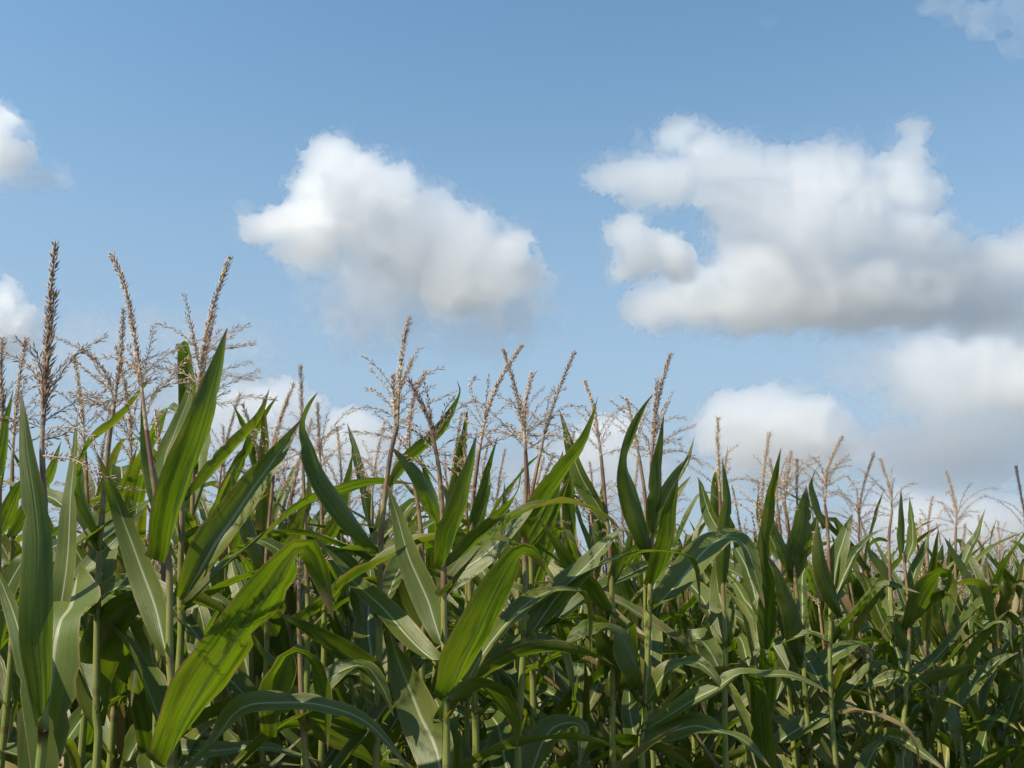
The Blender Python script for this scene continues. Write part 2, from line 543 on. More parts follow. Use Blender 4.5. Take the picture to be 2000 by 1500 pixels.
def ribbon_mesh(name, V, v, us=US):
    n, m, _ = V.shape
    i = np.arange(n - 1)[:, None] * m + np.arange(m - 1)[None, :]
    Q = np.stack([i, i + 1, i + m + 1, i + m], -1).reshape(-1, 4)
    me = raw_mesh(name, V.reshape(-1, 3), Q)
    uvl = me.uv_layers.new(name="UVMap")
    uvv = np.stack([np.broadcast_to((us[None, :] + 1) / 2, (n, m)), np.broadcast_to(v[:, None], (n, m))], -1).reshape(-1, 2)
    uvl.data.foreach_set("uv", uvv[Q.ravel()].astype(np.float32).ravel())
    me.materials.append(leaf_m)
    return me


def tube(C, r, sides=9):
    n = len(C)
    Tn = unit(np.gradient(C, axis=0))
    ref = np.array([0.0, 1.0, 0.0]) if abs(Tn[0][1]) < .9 else np.array([1.0, 0, 0])
    A = unit(np.cross(Tn, ref)); B = np.cross(Tn, A)
    t = np.arange(sides + 1) * 2 * math.pi / sides
    V = C[:, None, :] + r[:, None, None] * (A[:, None, :] * np.cos(t)[None, :, None] + B[:, None, :] * np.sin(t)[None, :, None])
    i = np.arange(n - 1)[:, None] * (sides + 1) + np.arange(sides)[None, :]
    Q = np.stack([i, i + 1, i + sides + 2, i + sides + 1], -1).reshape(-1, 4)
    return V.reshape(-1, 3), Q


def stalk_mesh(name, C, r0, r1):
    """C runs from the soil to the base of the tassel"""
    C = spline(C, 70)
    s = np.concatenate([[0], np.cumsum(np.linalg.norm(np.diff(C, axis=0), axis=1))])
    below = s[-1] - s
    r = r1 + (r0 - r1) * np.clip(below / 1.1, 0, 1) ** .8
    ph = np.abs((below / .17) % 1 - .5)
    r = r * (1 + .16 * np.clip(1 - ph / .07, 0, 1)) * (1 + .10 * ((below / .17 + .5) % 1))
    V, Q = tube(C, r, 9)
    me = raw_mesh(name, V, Q)
    uvl = me.uv_layers.new(name="UVMap")
    uvv = np.stack([np.tile(np.arange(10) / 9.0, len(C)), np.repeat(below, 10)], 1)
    uvl.data.foreach_set("uv", uvv[Q.ravel()].astype(np.float32).ravel())
    me.materials.append(stalk_m)
    return me


_oct = np.array([(0, 0, 0), (.34, .5, 0), (-.1, .5, .42), (-.3, .5, -.1), (0, .5, -.42), (0, 0, 1)], float)


def spikelets(P, D, rng, length=.0105, wid=.0028):
    """one small pointed husk per row of P, pointing along D"""
    n = len(P)
    A = unit(np.cross(D, rng.standard_normal((n, 3)))); B = np.cross(D, A)
    L = length * rng.uniform(.7, 1.25, n)[:, None]
    w = wid * rng.uniform(.7, 1.25, n)[:, None]
    mid = P + D * L * .42
    V = np.stack([P, mid + A * w * .5, mid + B * w * .38, mid - A * w * .5, mid - B * w * .38, P + D * L], 1)
    k = np.arange(n)[:, None] * 6
    tri = np.array([(0, 1, 2), (0, 2, 3), (0, 3, 4), (0, 4, 1), (5, 2, 1), (5, 3, 2), (5, 4, 3), (5, 1, 4)])
    return V.reshape(-1, 3), (k[:, :, None] + tri[None]).reshape(-1, 3)


def join(parts):
    Vs, Fs, o = [], [], 0
    for V, Fc in parts:
        if Fc.shape[1] == 3:
            Fc = np.concatenate([Fc, Fc[:, 2:]], 1)
        Vs.append(V); Fs.append(Fc + o); o += len(V)
    return np.concatenate(Vs), np.concatenate(Fs)


def tri_mesh(name, parts, mat):
    """triangles and quads in one mesh"""
    Vs, loops, starts, tot, o = [], [], [], 0, 0
    for V, Fc in parts:
        Vs.append(V)
        k = Fc.shape[1]
        loops.append((Fc + o).ravel())
        starts.append(tot + np.arange(len(Fc)) * k)
        tot += Fc.size; o += len(V)
    V = np.concatenate(Vs); lo = np.concatenate(loops); st = np.concatenate(starts)
    me = bpy.data.meshes.new(name)
    me.vertices.add(len(V)); me.loops.add(len(lo)); me.polygons.add(len(st))
    me.vertices.foreach_set("co", V.astype(np.float32).ravel())
    me.loops.foreach_set("vertex_index", lo.astype(np.int32))
    me.polygons.foreach_set("loop_start", st.astype(np.int32))
    me.update(calc_edges=True)
    me.materials.append(mat)
    return me


def spray(C, rng, rows, gap, open_, start=0.0, r=(.0016, .0007), size=1.0):
    """an axis C (metres) clothed in husks; rows of them round the axis, `gap` apart"""
    L = np.linalg.norm(np.diff(C, axis=0), axis=1).sum()
    n = max(14, int(L / .012))
    A = spline(C, n)
    parts = [tube(A, np.linspace(r[0], r[1], n), 5)]
    k = max(3, int(L * (1 - start) / gap))
    u = start + (1 - start) * (np.repeat(np.arange(k), rows) + rng.uniform(-.3, .3, k * rows)) / k
    u = np.clip(u, 0, 1)
    x = u * (n - 1); i = np.minimum(x.astype(int), n - 2); f = (x - i)[:, None]
    P = A[i] * (1 - f) + A[i + 1] * f
    Tn = unit(A[i + 1] - A[i])
    ang = np.tile(np.arange(rows) * 2 * math.pi / rows, k) + np.repeat(np.arange(k) * 2.1, rows) + rng.uniform(-.5, .5, k * rows)
    S = unit(np.cross(Tn, np.array([.3, .9, .1]))); S2 = np.cross(Tn, S)
    side = S * np.cos(ang)[:, None] + S2 * np.sin(ang)[:, None]
    op = open_ * rng.uniform(.5, 1.4, k * rows)[:, None]
    D = unit(Tn + side * op)
    parts.append(spikelets(P + side * .0012, D, rng, .0125 * size, .0025 * size))
    return parts


def branch_path(p, az, el, L, droop, rng):
    pts = [np.array(p, float)]
    n = 8
    for k in range(n):
        e = el - droop * ((k + .5) / n) ** 1.5
        az += rng.uniform(-.08, .08)
        pts.append(pts[-1] + L / n * np.array([math.cos(e) * math.sin(az), math.cos(e) * math.cos(az), math.sin(e)]))
    return np.array(pts)


def put(name, me, parent=None, loc=None, color=None):
    o = bpy.data.objects.new(name, me)
    COL.objects.link(o)
    if parent is not None:
        o.parent = parent
    if loc is not None:
        o.location = loc
    if color is not None:
        o.color = color
    return o


def plant_root(label, loc, group):
    o = bpy.data.objects.new("maize_plant", None)
    COL.objects.link(o)
    o.location = loc
    o.empty_display_size = .1
    o["label"] = label; o["category"] = "maize plant"; o["group"] = group
    return o


# ------------------------------------------------------------------ the plants one can follow in the photograph
EYE_P = np.array([0, 0, EYE])
SUNV = np.array(SUN)


def place(pts, Y, base):
    """pixels (with an optional change of depth) to points in the plant's own frame"""
    return np.array([tuple(at(p[0], p[1], Y + (p[2] if len(p) > 2 else 0.0)) - base) for p in pts])


class Plant:
    def __init__(self, label, Y, stalk, tassel=None, nb=8, seed=0, r=(.0095, .0040), dark=0.0, bl=.17, second=None, sparse=1.0):
        """stalk and tassel: photo pixels from low to high"""
        low = at(*stalk[0][:2], Y)
        low.z = 0.0
        self.base, self.Y, self.rng = low, Y, np.random.default_rng(seed + 100)
        self.root = plant_root(label, low, "maize plants along the front of the field")
        C = np.vstack([[[0, 0, 0]], place(stalk, Y, low)])
        if C[1][2] > .5:
            C = np.vstack([C[:1], [C[1] * .5 + np.array([.01, 0, 0])], C[1:]])
        put("stalk", stalk_mesh("stalk", C, *r), self.root)
        if tassel:
            S = place(tassel, Y, low)
            rng = self.rng
            n = 40
            A = spline(S, n)
            L = np.linalg.norm(np.diff(S, axis=0), axis=1).sum()
            low_part = 0.30
            parts = spray(A[int(n * low_part * .8):], rng, 5, .0076, .62, 0.0, (.0022, .0008), 1.2)
            parts += [tube(A, np.linspace(r[1], .0014, n), 6)]
            if second:
                S2 = spline(place(second, Y, low), 24)
                parts += spray(S2, rng, 5, .0074, .62, .05, (.0022, .0010), 1.3)
            t = put("tassel", tri_mesh("tassel", parts, tassel_m), self.root, color=(dark, 0, 0, 1))
            az = rng.uniform(0, 6.28)
            for k in range(nb):
                az += 2.4 + rng.uniform(-.4, .4)
                f = low_part * ((k + .5) / nb) * 1.1
                p = A[int(f * (n - 1))]
                path = branch_path(p, az, rng.uniform(.75, 1.25) if k > nb * .4 else rng.uniform(.35, 1.0), bl * rng.uniform(.6, 1.15), rng.uniform(.2, 1.5), rng)
                put("tassel_branch", tri_mesh("tassel_branch", spray(path, rng, 2, .0092 / sparse, .55, .10, (.0010, .0005), 1.08), tassel_m), t, color=(dark * .6, 0, 0, 1))
            self.tassel, self.dark = t, dark

    def branch(self, *pts):
        path = spline(place(pts, self.Y, self.base), 10)
        put("tassel_branch", tri_mesh("tassel_branch", spray(path, self.rng, 3, .0088, .55, .08, (.0011, .0005), 1.1), tassel_m), self.tassel, color=(self.dark * .5, 0, 0, 1))
        return self

    def leaf(self, pts, w, lit='f', roll=38, fold=.35, ruffle=.13, yel=0.1, dry=0.0, pale=0.0, end=None, tip=0.0, base=.34, curl=0.0, dy=0.0):
        """pts: midrib in photo pixels from the sheath to the tip; w: width in photo pixels.
        lit 'f': the face we see is turned to the sun, 't': turned away so that light comes through, 's': lies in plain shade"""
        if lit == 't':
            roll = max(roll, 40) + 8
        n = 30
        ang = math.radians(roll)
        best = None
        m = slice(4, 20)
        tries = [(s, ang, fl) for s in (-1, 1) for fl in (1, -1)] if lit != 's' else [(s, math.radians(x), 1) for s in (-1, 1) for x in (12, 24, 36, 48, 58)]
        for s, an, fl in tries:
            P = np.array([tuple(at(p[0], p[1], self.Y + dy + (fl * p[2] if len(p) > 2 else 0.0))) for p in pts])
            C = spline(P, n)
            Tn = unit(np.gradient(C, axis=0))
            view = unit(C - EYE_P)
            c0 = unit(np.cross(Tn, view))
            n0 = np.cross(c0, Tn)
            n0 = np.where(((n0 * view).sum(1) > 0)[:, None], -n0, n0)
            c = c0 * math.cos(an) + n0 * (math.sin(an) * s)
            N = np.cross(c, Tn)
            N = np.where(((N * view).sum(1) > 0)[:, None], -N, N)
            e = float((N[m] @ SUNV).mean())
            if lit == 's':
                e = abs(e - .03)
            if best is None or (e > best[0]) == (lit == 'f'):
                best = (e, s, an, C, Tn, view, c0, n0)
        _, _, _, C, Tn, view, c0, n0 = best
        ang = best[2]
        v = np.linspace(0, 1, n)
        th = best[1] * (ang + (math.radians(end) - ang) * v if end is not None else np.full(n, ang))
        th = th + math.radians(tip) * np.clip((v - .5) * 2, 0, 1)
        turn = np.linalg.norm(np.gradient(Tn, axis=0), axis=1) * (n - 1) / 29
        if turn.sum() > 1.2:                              # an arching blade turns on edge where it bends over
            vb = v[np.argmax(np.convolve(turn, np.ones(5), 'same'))]
            th = th + best[1] * math.radians(36) * np.exp(-((v - vb) / .11) ** 2)
        th = th + self.rng.uniform(-.5, .5) * v ** 2
        X = c0 * np.cos(th)[:, None] + n0 * np.sin(th)[:, None]
        wm = .92 * w * (self.Y + dy) / F / math.cos(ang * .8)
        NN = np.cross(X, Tn)
        toward = float((NN * view).sum(1)[4:22].mean()) < 0
        if toward != (lit == 'f'):                        # lit blades show their upper face, glowing and shaded ones the underside
            X = -X
        V, v = ribbon(C, X, wm, self.rng, fold, ruffle, base=base, curl=curl)
        put("leaf", ribbon_mesh("leaf", V - np.array(self.base), v), self.root, color=(yel, dry, pale, 1))
        return self


# measured on the photograph, left to right
Plant("nearest maize plant, thick double tassel spike, big folded dark leaf at the left edge", 1.55,
      [(78, 1500), (84, 1420), (90, 1200), (86, 1000), (82, 880)], [(82, 880), (86, 760), (96, 610), (108, 475)], nb=8, seed=1, dark=.35, bl=.13,
      second=[(86, 830), (92, 740), (100, 650), (106, 570)]) \
    .branch((86, 790), (120, 730), (160, 685), (210, 655)).branch((84, 760), (60, 720), (35, 700), (0, 690)) \
    .branch((84, 890, -.03), (110, 893, -.1), (150, 900, -.15), (200, 930, -.16), (228, 938, -.14)) \
    .branch((84, 860, 0), (120, 850, .02), (150, 830, .04)) \
    .leaf([(82, 1425), (78, 1310, -.03), (70, 1160, -.05), (62, 1000, -.04), (52, 870, -.02), (43, 757)], 68, 's', 34, .35, .03, yel=.05, base=.35) \
    .leaf([(150, 1130, .25), (140, 1185, .1), (112, 1225, .03), (97, 1330), (86, 1430), (72, 1560), (58, 1720, .05)], 132, 'f', 22, .15, .05, pale=.35, dy=.22) \
    .leaf([(84, 1560, .02), (70, 1380, .03), (45, 1260, .05), (12, 1160, .08), (-30, 1060, .1)], 50, 'f', 40, .3, .05, dy=.15) \
    .leaf([(84, 1330, .05), (120, 1180, .05), (132, 1040, .06), (140, 930, .08), (152, 800, .1)], 52, 'f', 30, .4, .05, yel=.2, pale=.3, dy=.3)

Plant("maize plant with tall tassel spike bending left over a single reddish stem", 1.85,
      [(334, 1500), (331, 1280), (330, 1100), (312, 1020), (296, 910), (286, 840)], [(286, 840), (276, 755), (262, 650), (244, 560), (217, 495)], nb=7, seed=2, bl=.17) \
    .branch((280, 770), (240, 770), (200, 790), (150, 765)).branch((278, 800), (330, 740), (370, 700), (400, 690)).branch((276, 755), (255, 690), (248, 670)) \
    .leaf([(326, 1282), (303, 1185, -.04), (268, 1080, -.07), (228, 980, -.06), (188, 880)], 64, 'f', 20, .45, .04, pale=.25) \
    .leaf([(325, 1100), (342, 1010, -.04), (376, 890, -.08), (410, 780, -.1), (443, 638, -.1)], 80, 't', 30, .65, .03, base=.45) \
    .leaf([(322, 1040), (306, 960, .03), (290, 880, .05), (276, 760, .06)], 38, 's', 40, .4, .04, dy=.06) \
    .leaf([(322, 1500), (365, 1395, -.05), (445, 1265, -.1), (525, 1150, -.14), (570, 1085, -.15), (597, 1075, -.12), (625, 1130, -.08), (652, 1212, -.06)], 114, 't', 30, .22, .06, yel=.15, tip=-50) \
    .leaf([(316, 1560), (400, 1478, -.12), (470, 1385, -.1), (550, 1368, -.1), (633, 1374, -.1), (720, 1415, -.1), (815, 1520, -.1)], 50, 'f', 42, .4, .06, pale=.3, dy=-.12)

Plant("maize plant with a pale straight tassel leaning right beside the tallest upright leaf", 2.0,
      [(350, 1300), (352, 1180), (354, 1050), (362, 900), (384, 790)], [(384, 790), (392, 715), (414, 605), (450, 502)], nb=10, seed=3, bl=.17) \
    .branch((392, 720), (378, 660), (362, 612)).branch((395, 690), (410, 620), (425, 600)).branch((390, 680), (440, 680), (500, 668)).branch((388, 740), (430, 730), (480, 740), (505, 735)) \
    .branch((386, 770), (440, 790), (475, 775), (540, 780)) \
    .leaf([(352, 1060), (318, 930, .02), (345, 840, .03), (370, 770, .03), (374, 688, .03)], 46, 'f', 30, .4, .06, pale=.3) \
    .leaf([(358, 1170), (405, 1090, .0), (468, 990, .02), (530, 905, .03), (592, 815, .05)], 84, 'f', 24, .85, .04, pale=.2, yel=.2) \
    .leaf([(354, 1062), (390, 1035, -.05), (440, 1005, -.08), (490, 985, -.1), (530, 960, -.1)], 30, 't', 50, .5, .05, yel=.9) \
    .leaf([(362, 980), (410, 925), (460, 865), (505, 815), (527, 758)], 34, 't', 40, .5, .05, yel=.3)

Plant("maize plant whose reddish stalk carries a short dark tassel between the two tall bent ones", 2.15,
      [(188, 1500), (188, 1400), (190, 1200), (196, 1050), (212, 870), (222, 800)], [(222, 800), (231, 730), (237, 680), (241, 603)], nb=9, seed=4, dark=.25, bl=.19) \
    .branch((226, 760), (190, 720), (178, 690)).branch((226, 770), (165, 720), (135, 690)).branch((224, 780), (180, 790), (130, 765)) \
    .leaf([(198, 1050), (160, 960, .03), (170, 880, .04), (235, 810, .02), (303, 728)], 36, 't', 35, .5, .05, yel=.35) \
    .leaf([(150, 1215, .05), (190, 1172), (238, 1148, -.05), (312, 1162, -.1), (368, 1218, -.15), (420, 1300, -.18), (456, 1370, -.16)], 44, 'f', 55, .5, .05) \
    .leaf([(188, 1420), (180, 1330), (200, 1250, -.05), (245, 1185, -.1), (300, 1165, -.12), (330, 1240, -.12)], 90, 's', 25, .3, .06, dy=.1) \
    .leaf([(192, 1200), (150, 1140, -.06), (190, 1085, -.08), (240, 1040, -.1), (290, 985, -.1)], 46, 'f', 30, .3, .06, pale=.35) \
    .leaf([(192, 1080), (150, 1015), (110, 975, .05), (60, 960, .1), (0, 935, .15)], 44, 'f', 38, .4, .08)

Plant("maize plant with a slim leaning pale tassel over yellow green stalk left of centre", 2.15,
      [(735, 1500), (740, 1300), (744, 1060), (760, 905), (776, 830)], [(776, 830), (780, 745), (787, 680), (799, 620)], nb=9, seed=5, bl=.14, second=[(776, 850), (772, 790), (768, 730)]) \
    .branch((778, 820), (760, 790), (735, 765), (712, 760)).branch((776, 860), (740, 850), (700, 845), (672, 845)).branch((782, 760), (800, 720), (800, 700)) \
    .leaf([(742, 1352), (717, 1310, -.05), (640, 1256, -.1), (590, 1222, -.12), (540, 1196, -.14)], 50, 't', 35, .4, .08, yel=.2) \
    .leaf([(742, 1076), (692, 1022, -.04), (640, 960, -.07), (606, 890, -.1), (592, 835, -.1), (602, 795, -.1), (622, 764, -.1)], 48, 't', 35, .4, .04, yel=.1) \
    .leaf([(755, 960), (795, 908), (850, 850), (885, 800), (899, 765), (892, 742)], 34, 't', 35, .5, .05, yel=.15) \
    .leaf([(742, 1200), (690, 1120, .05), (650, 1080, .05), (620, 1075, .03), (640, 1150, 0), (660, 1185, 0)], 44, 'f', 30, .3, .08, pale=.3, dy=.15) \
    .leaf([(738, 1500, .05), (700, 1440, -.02), (600, 1400, -.1), (520, 1440, -.15), (440, 1500, -.15)], 44, 't', 40, .4, .08)

Plant("maize plant with a dark tassel bent left, broad glowing leaf on its right", 2.0,
      [(872, 1500), (868, 1260), (866, 1060), (860, 940), (853, 890)], [(853, 890), (842, 835), (824, 790), (800, 743)], nb=9, seed=6, dark=.75, bl=.14) \
    .branch((856, 920), (820, 905), (790, 890)).branch((856, 900), (900, 930), (930, 960)) \
    .leaf([(866, 1302), (817, 1264, -.04), (750, 1192, -.09), (682, 1126, -.12), (640, 1080, -.12), (609, 1040, -.12)], 56, 'f', 32, .4, .06, pale=.15, yel=.1) \
    .leaf([(863, 1258), (836, 1180, -.03), (802, 1092, -.05), (776, 1010, -.06), (756, 945, -.06)], 62, 'f', 18, .35, .03, pale=.3) \
    .leaf([(872, 1560), (852, 1475, -.06), (818, 1395, -.1), (786, 1318, -.12), (764, 1245, -.12), (752, 1190, -.1)], 96, 'f', 16, .3, .03, pale=.35) \
    .leaf([(864, 1115), (882, 1048, -.04), (905, 965, -.06), (920, 905, -.06), (931, 848, -.06)], 54, 't', 35, .5, .03) \
    .leaf([(872, 1375), (905, 1290, -.05), (950, 1192, -.1), (992, 1112, -.12), (1015, 1080, -.12), (1040, 1082, -.1), (1066, 1118, -.08)], 88, 't', 30, .28, .04, yel=.12, tip=-40) \
    .leaf([(868, 1112), (920, 1064, 0), (972, 1012, .03), (1010, 962, .05), (1021, 905, .05)], 38, 't', 40, .45, .05, yel=.2) \
    .leaf([(866, 1020), (838, 960, .05), (800, 910, .08), (762, 870, .1)], 44, 't', 30, .4, .05, dy=.08) \
    .leaf([(880, 1372), (950, 1345, -.03), (1000, 1400, -.08), (1010, 1460, -.1)], 64, 't', 30, .3, .08, dy=-.02)

Plant("maize plant with two lower leaf blades lit pale, short light tassel above them", 2.3,
      [(822, 1500), (823, 1370), (827, 1200), (822, 1035), (805, 920)], [(805, 920), (798, 850), (808, 775), (832, 725)], nb=8, seed=7, bl=.15) \
    .leaf([(826, 1190), (880, 1130), (950, 1080), (1020, 1010), (1060, 960)], 64, 'f', 28, .3, .05, pale=.25) \
    .leaf([(826, 1260), (790, 1180), (740, 1140), (700, 1140), (700, 1200), (712, 1240)], 50, 't', 35, .3, .08)

Plant("maize plant with a loose cream tassel arching right, second of the centre cluster", 2.4,
      [(930, 1500), (928, 1400), (918, 1150), (924, 980), (936, 880)], [(936, 880), (950, 810), (975, 745), (1019, 673)], nb=8, seed=8, bl=.16) \
    .branch((945, 830), (925, 780), (920, 745), (935, 738)).branch((945, 850), (990, 830), (1030, 870)) \
    .leaf([(920, 1050), (945, 970), (958, 910), (973, 850)], 34, 't', 35, .4, .05, yel=.2) \
    .leaf([(922, 1100), (880, 1040), (840, 990), (800, 960)], 46, 't', 30, .3, .05) \
    .leaf([(924, 1250), (970, 1180), (1010, 1150), (1040, 1200), (1050, 1260)], 50, 'f', 35, .3, .08)

Plant("maize plant with dense upright tassel and a dry brown stalk at the centre", 2.35,
      [(1012, 1500), (1018, 1350), (1026, 1170), (1024, 1050), (1028, 940), (1026, 880)], [(1026, 880), (1024, 820), (1030, 770), (1040, 727)], nb=11, seed=9, bl=.17) \
    .branch((1026, 850), (1080, 850), (1130, 860)).branch((1026, 860), (1080, 890), (1120, 895)) \
    .leaf([(1030, 1248), (1080, 1176, -.03), (1140, 1112, -.06), (1190, 1056, -.08), (1224, 1034, -.08), (1240, 1060, -.08)], 60, 'f', 28, .35, .06, pale=.3) \
    .leaf([(1028, 1060), (1060, 985, .05), (1100, 925, .08), (1140, 865, .1), (1160, 810, .1), (1168, 770, .1)], 52, 't', 32, .45, .04, yel=.3) \
    .leaf([(1018, 1352), (965, 1296, -.06), (910, 1345, -.14), (880, 1400, -.15)], 40, 'f', 42, .4, .06, dy=.02) \
    .leaf([(912, 1352, -.05), (966, 1294, -.08), (1033, 1254, -.1), (1083, 1257, -.1), (1110, 1300, -.1), (1122, 1366, -.1)], 54, 'f', 36, .35, .06, pale=.25) \
    .leaf([(1020, 1560), (1060, 1445, -.06), (1105, 1412, -.08), (1138, 1424, -.08), (1130, 1500, -.05)], 64, 'f', 26, .3, .08, pale=.3)

Plant("maize plant with long dark tassel leaning right at the centre", 2.6,
      [(1010, 1300), (1018, 1100), (1036, 980), (1052, 900)], [(1052, 900), (1068, 830), (1090, 765), (1122, 686)], nb=7, seed=10, dark=.35, bl=.15) \
    .leaf([(1020, 1090), (1060, 1020), (1085, 950), (1100, 880)], 44, 't', 35, .4, .05) \
    .leaf([(1016, 1150), (980, 1080), (940, 1040), (890, 1010)], 46, 't', 30, .4, .06)

Plant("maize plant whose thin dark tassel tip crosses a paler tassel", 2.65,
      [(1040, 1300), (1038, 1120), (1032, 960), (1026, 870)], [(1026, 870), (1016, 800), (1003, 745), (983, 683)], nb=6, seed=11, dark=.5, bl=.13) \
    .leaf([(1036, 1120), (1010, 1040), (990, 990), (985, 940)], 36, 't', 35, .4, .06, yel=.2)

Plant("maize plant with small tassel just right of centre, one leaf hooked leftward below it", 2.6,
      [(1197, 1500), (1198, 1300), (1193, 1100), (1182, 980), (1174, 890)], [(1174, 890), (1166, 835), (1158, 790), (1142, 742)], nb=8, seed=12, bl=.16) \
    .leaf([(1186, 1018), (1152, 962), (1122, 900), (1108, 845), (1091, 797)], 42, 'f', 30, .45, .05, pale=.15) \
    .leaf([(1190, 1205), (1140, 1142, -.03), (1098, 1088, -.05), (1050, 1008, -.06)], 48, 's', 30, .4, .04) \
    .leaf([(1196, 1350), (1207, 1310, -.02), (1182, 1262, -.05), (1158, 1222, -.06)], 66, 's', 25, .3, .06) \
    .leaf([(1196, 1150), (1215, 1100), (1245, 1070), (1270, 1060)], 34, 't', 40, .4, .06, yel=.2)

Plant("maize plant with slim faint tassel behind an upright folded leaf", 2.9,
      [(1262, 1200), (1262, 1000), (1250, 900)], [(1250, 900), (1240, 850), (1234, 820), (1224, 778)], nb=7, seed=13, bl=.15) \
    .leaf([(1262, 1080), (1285, 1000), (1310, 940), (1335, 900)], 34, 't', 35, .4, .06)

Plant("maize plant with tall dark forked tassel on a yellow stalk right of centre", 2.6,
      [(1254, 1500), (1260, 1400), (1268, 1200), (1273, 1030), (1272, 900)], [(1272, 900), (1278, 830), (1288, 770), (1309, 691)], nb=10, seed=14, dark=.3, bl=.15, second=[(1276, 880), (1280, 800), (1284, 740)]) \
    .branch((1276, 860), (1300, 800), (1314, 763)).branch((1274, 880), (1320, 845), (1360, 830)).branch((1274, 890), (1330, 880), (1375, 910)) \
    .leaf([(1276, 1098), (1256, 1045, -.03), (1232, 970, -.05), (1225, 900, -.06), (1238, 838, -.06), (1256, 800, -.06), (1277, 766, -.06)], 50, 's', 30, .6, .02) \
    .leaf([(1276, 1060), (1284, 960, .02), (1290, 880, .03), (1297, 808, .03)], 38, 't', 35, .5, .04, yel=.2) \
    .leaf([(1278, 1010), (1318, 945), (1346, 892), (1358, 848)], 26, 'f', 40, .5, .05, yel=.25) \
    .leaf([(1258, 1342), (1234, 1285, -.05), (1190, 1222, -.09), (1135, 1228, -.12), (1097, 1270, -.12)], 62, 's', 32, .3, .06) \
    .leaf([(1272, 1192), (1318, 1144, -.03), (1366, 1086, -.06), (1402, 1058, -.08), (1432, 1048, -.08), (1460, 1070, -.08), (1480, 1134, -.08), (1494, 1190, -.08)], 66, 'f', 28, .35, .05, pale=.3, yel=.1) \
    .leaf([(1258, 1380), (1310, 1304, -.04), (1356, 1294, -.06), (1396, 1322, -.08), (1414, 1360, -.08)], 44, 'f', 36, .3, .06, pale=.3) \
    .leaf([(1256, 1430), (1345, 1372, -.05), (1400, 1346, -.08), (1443, 1318, -.1), (1482, 1319, -.1), (1540, 1316, -.1), (1588, 1335, -.1), (1626, 1358, -.1)], 38, 'f', 38, .4, .12, pale=.35) \
    .leaf([(1256, 1450), (1345, 1418, -.05), (1400, 1428, -.1), (1452, 1446, -.12), (1506, 1500, -.14)], 50, 'f', 38, .3, .06, pale=.25) \
    .leaf([(1272, 1150), (1300, 1080, .05), (1310, 1000, .1), (1325, 930, .12)], 50, 't', 30, .4, .05)

Plant("maize plant under a tall lone reddish tassel beside an upright spear shaped leaf", 2.9,
      [(1418, 1500), (1417, 1270), (1412, 1150), (1406, 960)], [(1406, 960), (1403, 910), (1402, 870), (1402, 815)], nb=5, seed=15, bl=.15, dark=.1) \
    .branch((1404, 950), (1440, 935), (1480, 940)) \
    .leaf([(1412, 1160), (1416, 1050, -.03), (1420, 970, -.04), (1411, 892, -.04)], 36, 's', 30, .55, .02) \
    .leaf([(1418, 1268), (1412, 1200, -.04), (1402, 1140, -.06), (1396, 1085, -.06)], 60, 'f', 18, .25, .03, pale=.3) \
    .leaf([(1415, 1060), (1385, 1000, .04), (1370, 950, .05), (1362, 930, .05)], 32, 'f', 35, .4, .05) \
    .leaf([(1416, 1330), (1380, 1260, -.03), (1360, 1250, -.05), (1372, 1330, -.06), (1378, 1400, -.06)], 60, 'f', 24, .3, .05, pale=.35)

Plant("maize plant with a cluster of three thin tassel spikes, leaf bright green at its right", 3.2,
      [(1576, 1400), (1570, 1300), (1552, 1120), (1540, 1030), (1532, 980)], [(1532, 980), (1536, 940), (1541, 910), (1546, 882)], nb=13, seed=16, bl=.16) \
    .leaf([(1552, 1122), (1531, 1072), (1512, 1030), (1502, 1000)], 30, 't', 35, .4, .05) \
    .leaf([(1556, 1140), (1566, 1060), (1572, 1000), (1575, 950)], 56, 't', 28, .35, .05, yel=.1) \
    .leaf([(1572, 1305), (1550, 1212, -.04), (1520, 1125, -.06), (1498, 1080, -.06)], 48, 's', 28, .35, .04) \
    .leaf([(1560, 1100), (1590, 1072), (1630, 1055)], 22, 't', 45, .4, .08, yel=.8) \
    .leaf([(1560, 1290), (1530, 1200), (1500, 1150), (1480, 1180), (1475, 1240)], 44, 'f', 30, .3, .06, pale=.25) \
    .leaf([(1572, 1380), (1600, 1310, -.03), (1645, 1270, -.05), (1690, 1262, -.06), (1708, 1316, -.06)], 46, 'f', 34, .35, .06, pale=.3)

Plant("maize plant with an S curved reddish tassel and drooping branches, right of centre", 3.1,
      [(1624, 1400), (1622, 1180), (1616, 1030), (1611, 985)], [(1611, 985), (1614, 930), (1624, 895), (1646, 851)], nb=9, seed=17, bl=.15, dark=.1) \
    .branch((1613, 950), (1650, 930), (1672, 950)).branch((1612, 970), (1640, 960), (1665, 1000)).branch((1613, 930), (1640, 905), (1664, 897)) \
    .leaf([(1616, 1030), (1600, 996), (1588, 950), (1592, 922), (1608, 903)], 22, 's', 30, .4, .03) \
    .leaf([(1626, 1162), (1636, 1090), (1650, 1045), (1666, 1003)], 44, 'f', 26, .35, .03, pale=.2) \
    .leaf([(1648, 1205), (1620, 1152, -.03), (1600, 1085, -.05), (1596, 1012, -.05)], 38, 's', 30, .4, .04) \
    .leaf([(1622, 1260), (1580, 1240, -.05), (1500, 1262, -.1), (1440, 1300, -.12)], 26, 'f', 45, .4, .08, pale=.2) \
    .leaf([(1640, 1395), (1683, 1392, -.1), (1750, 1412, -.14), (1787, 1450, -.15), (1795, 1510, -.15)], 16, 'f', 55, .5, .06, dry=1.0) \
    .leaf([(1510, 1455, -.1), (1567, 1420, -.1), (1640, 1385, -.08), (1690, 1390, -.05)], 46, 'f', 35, .3, .1, pale=.2)

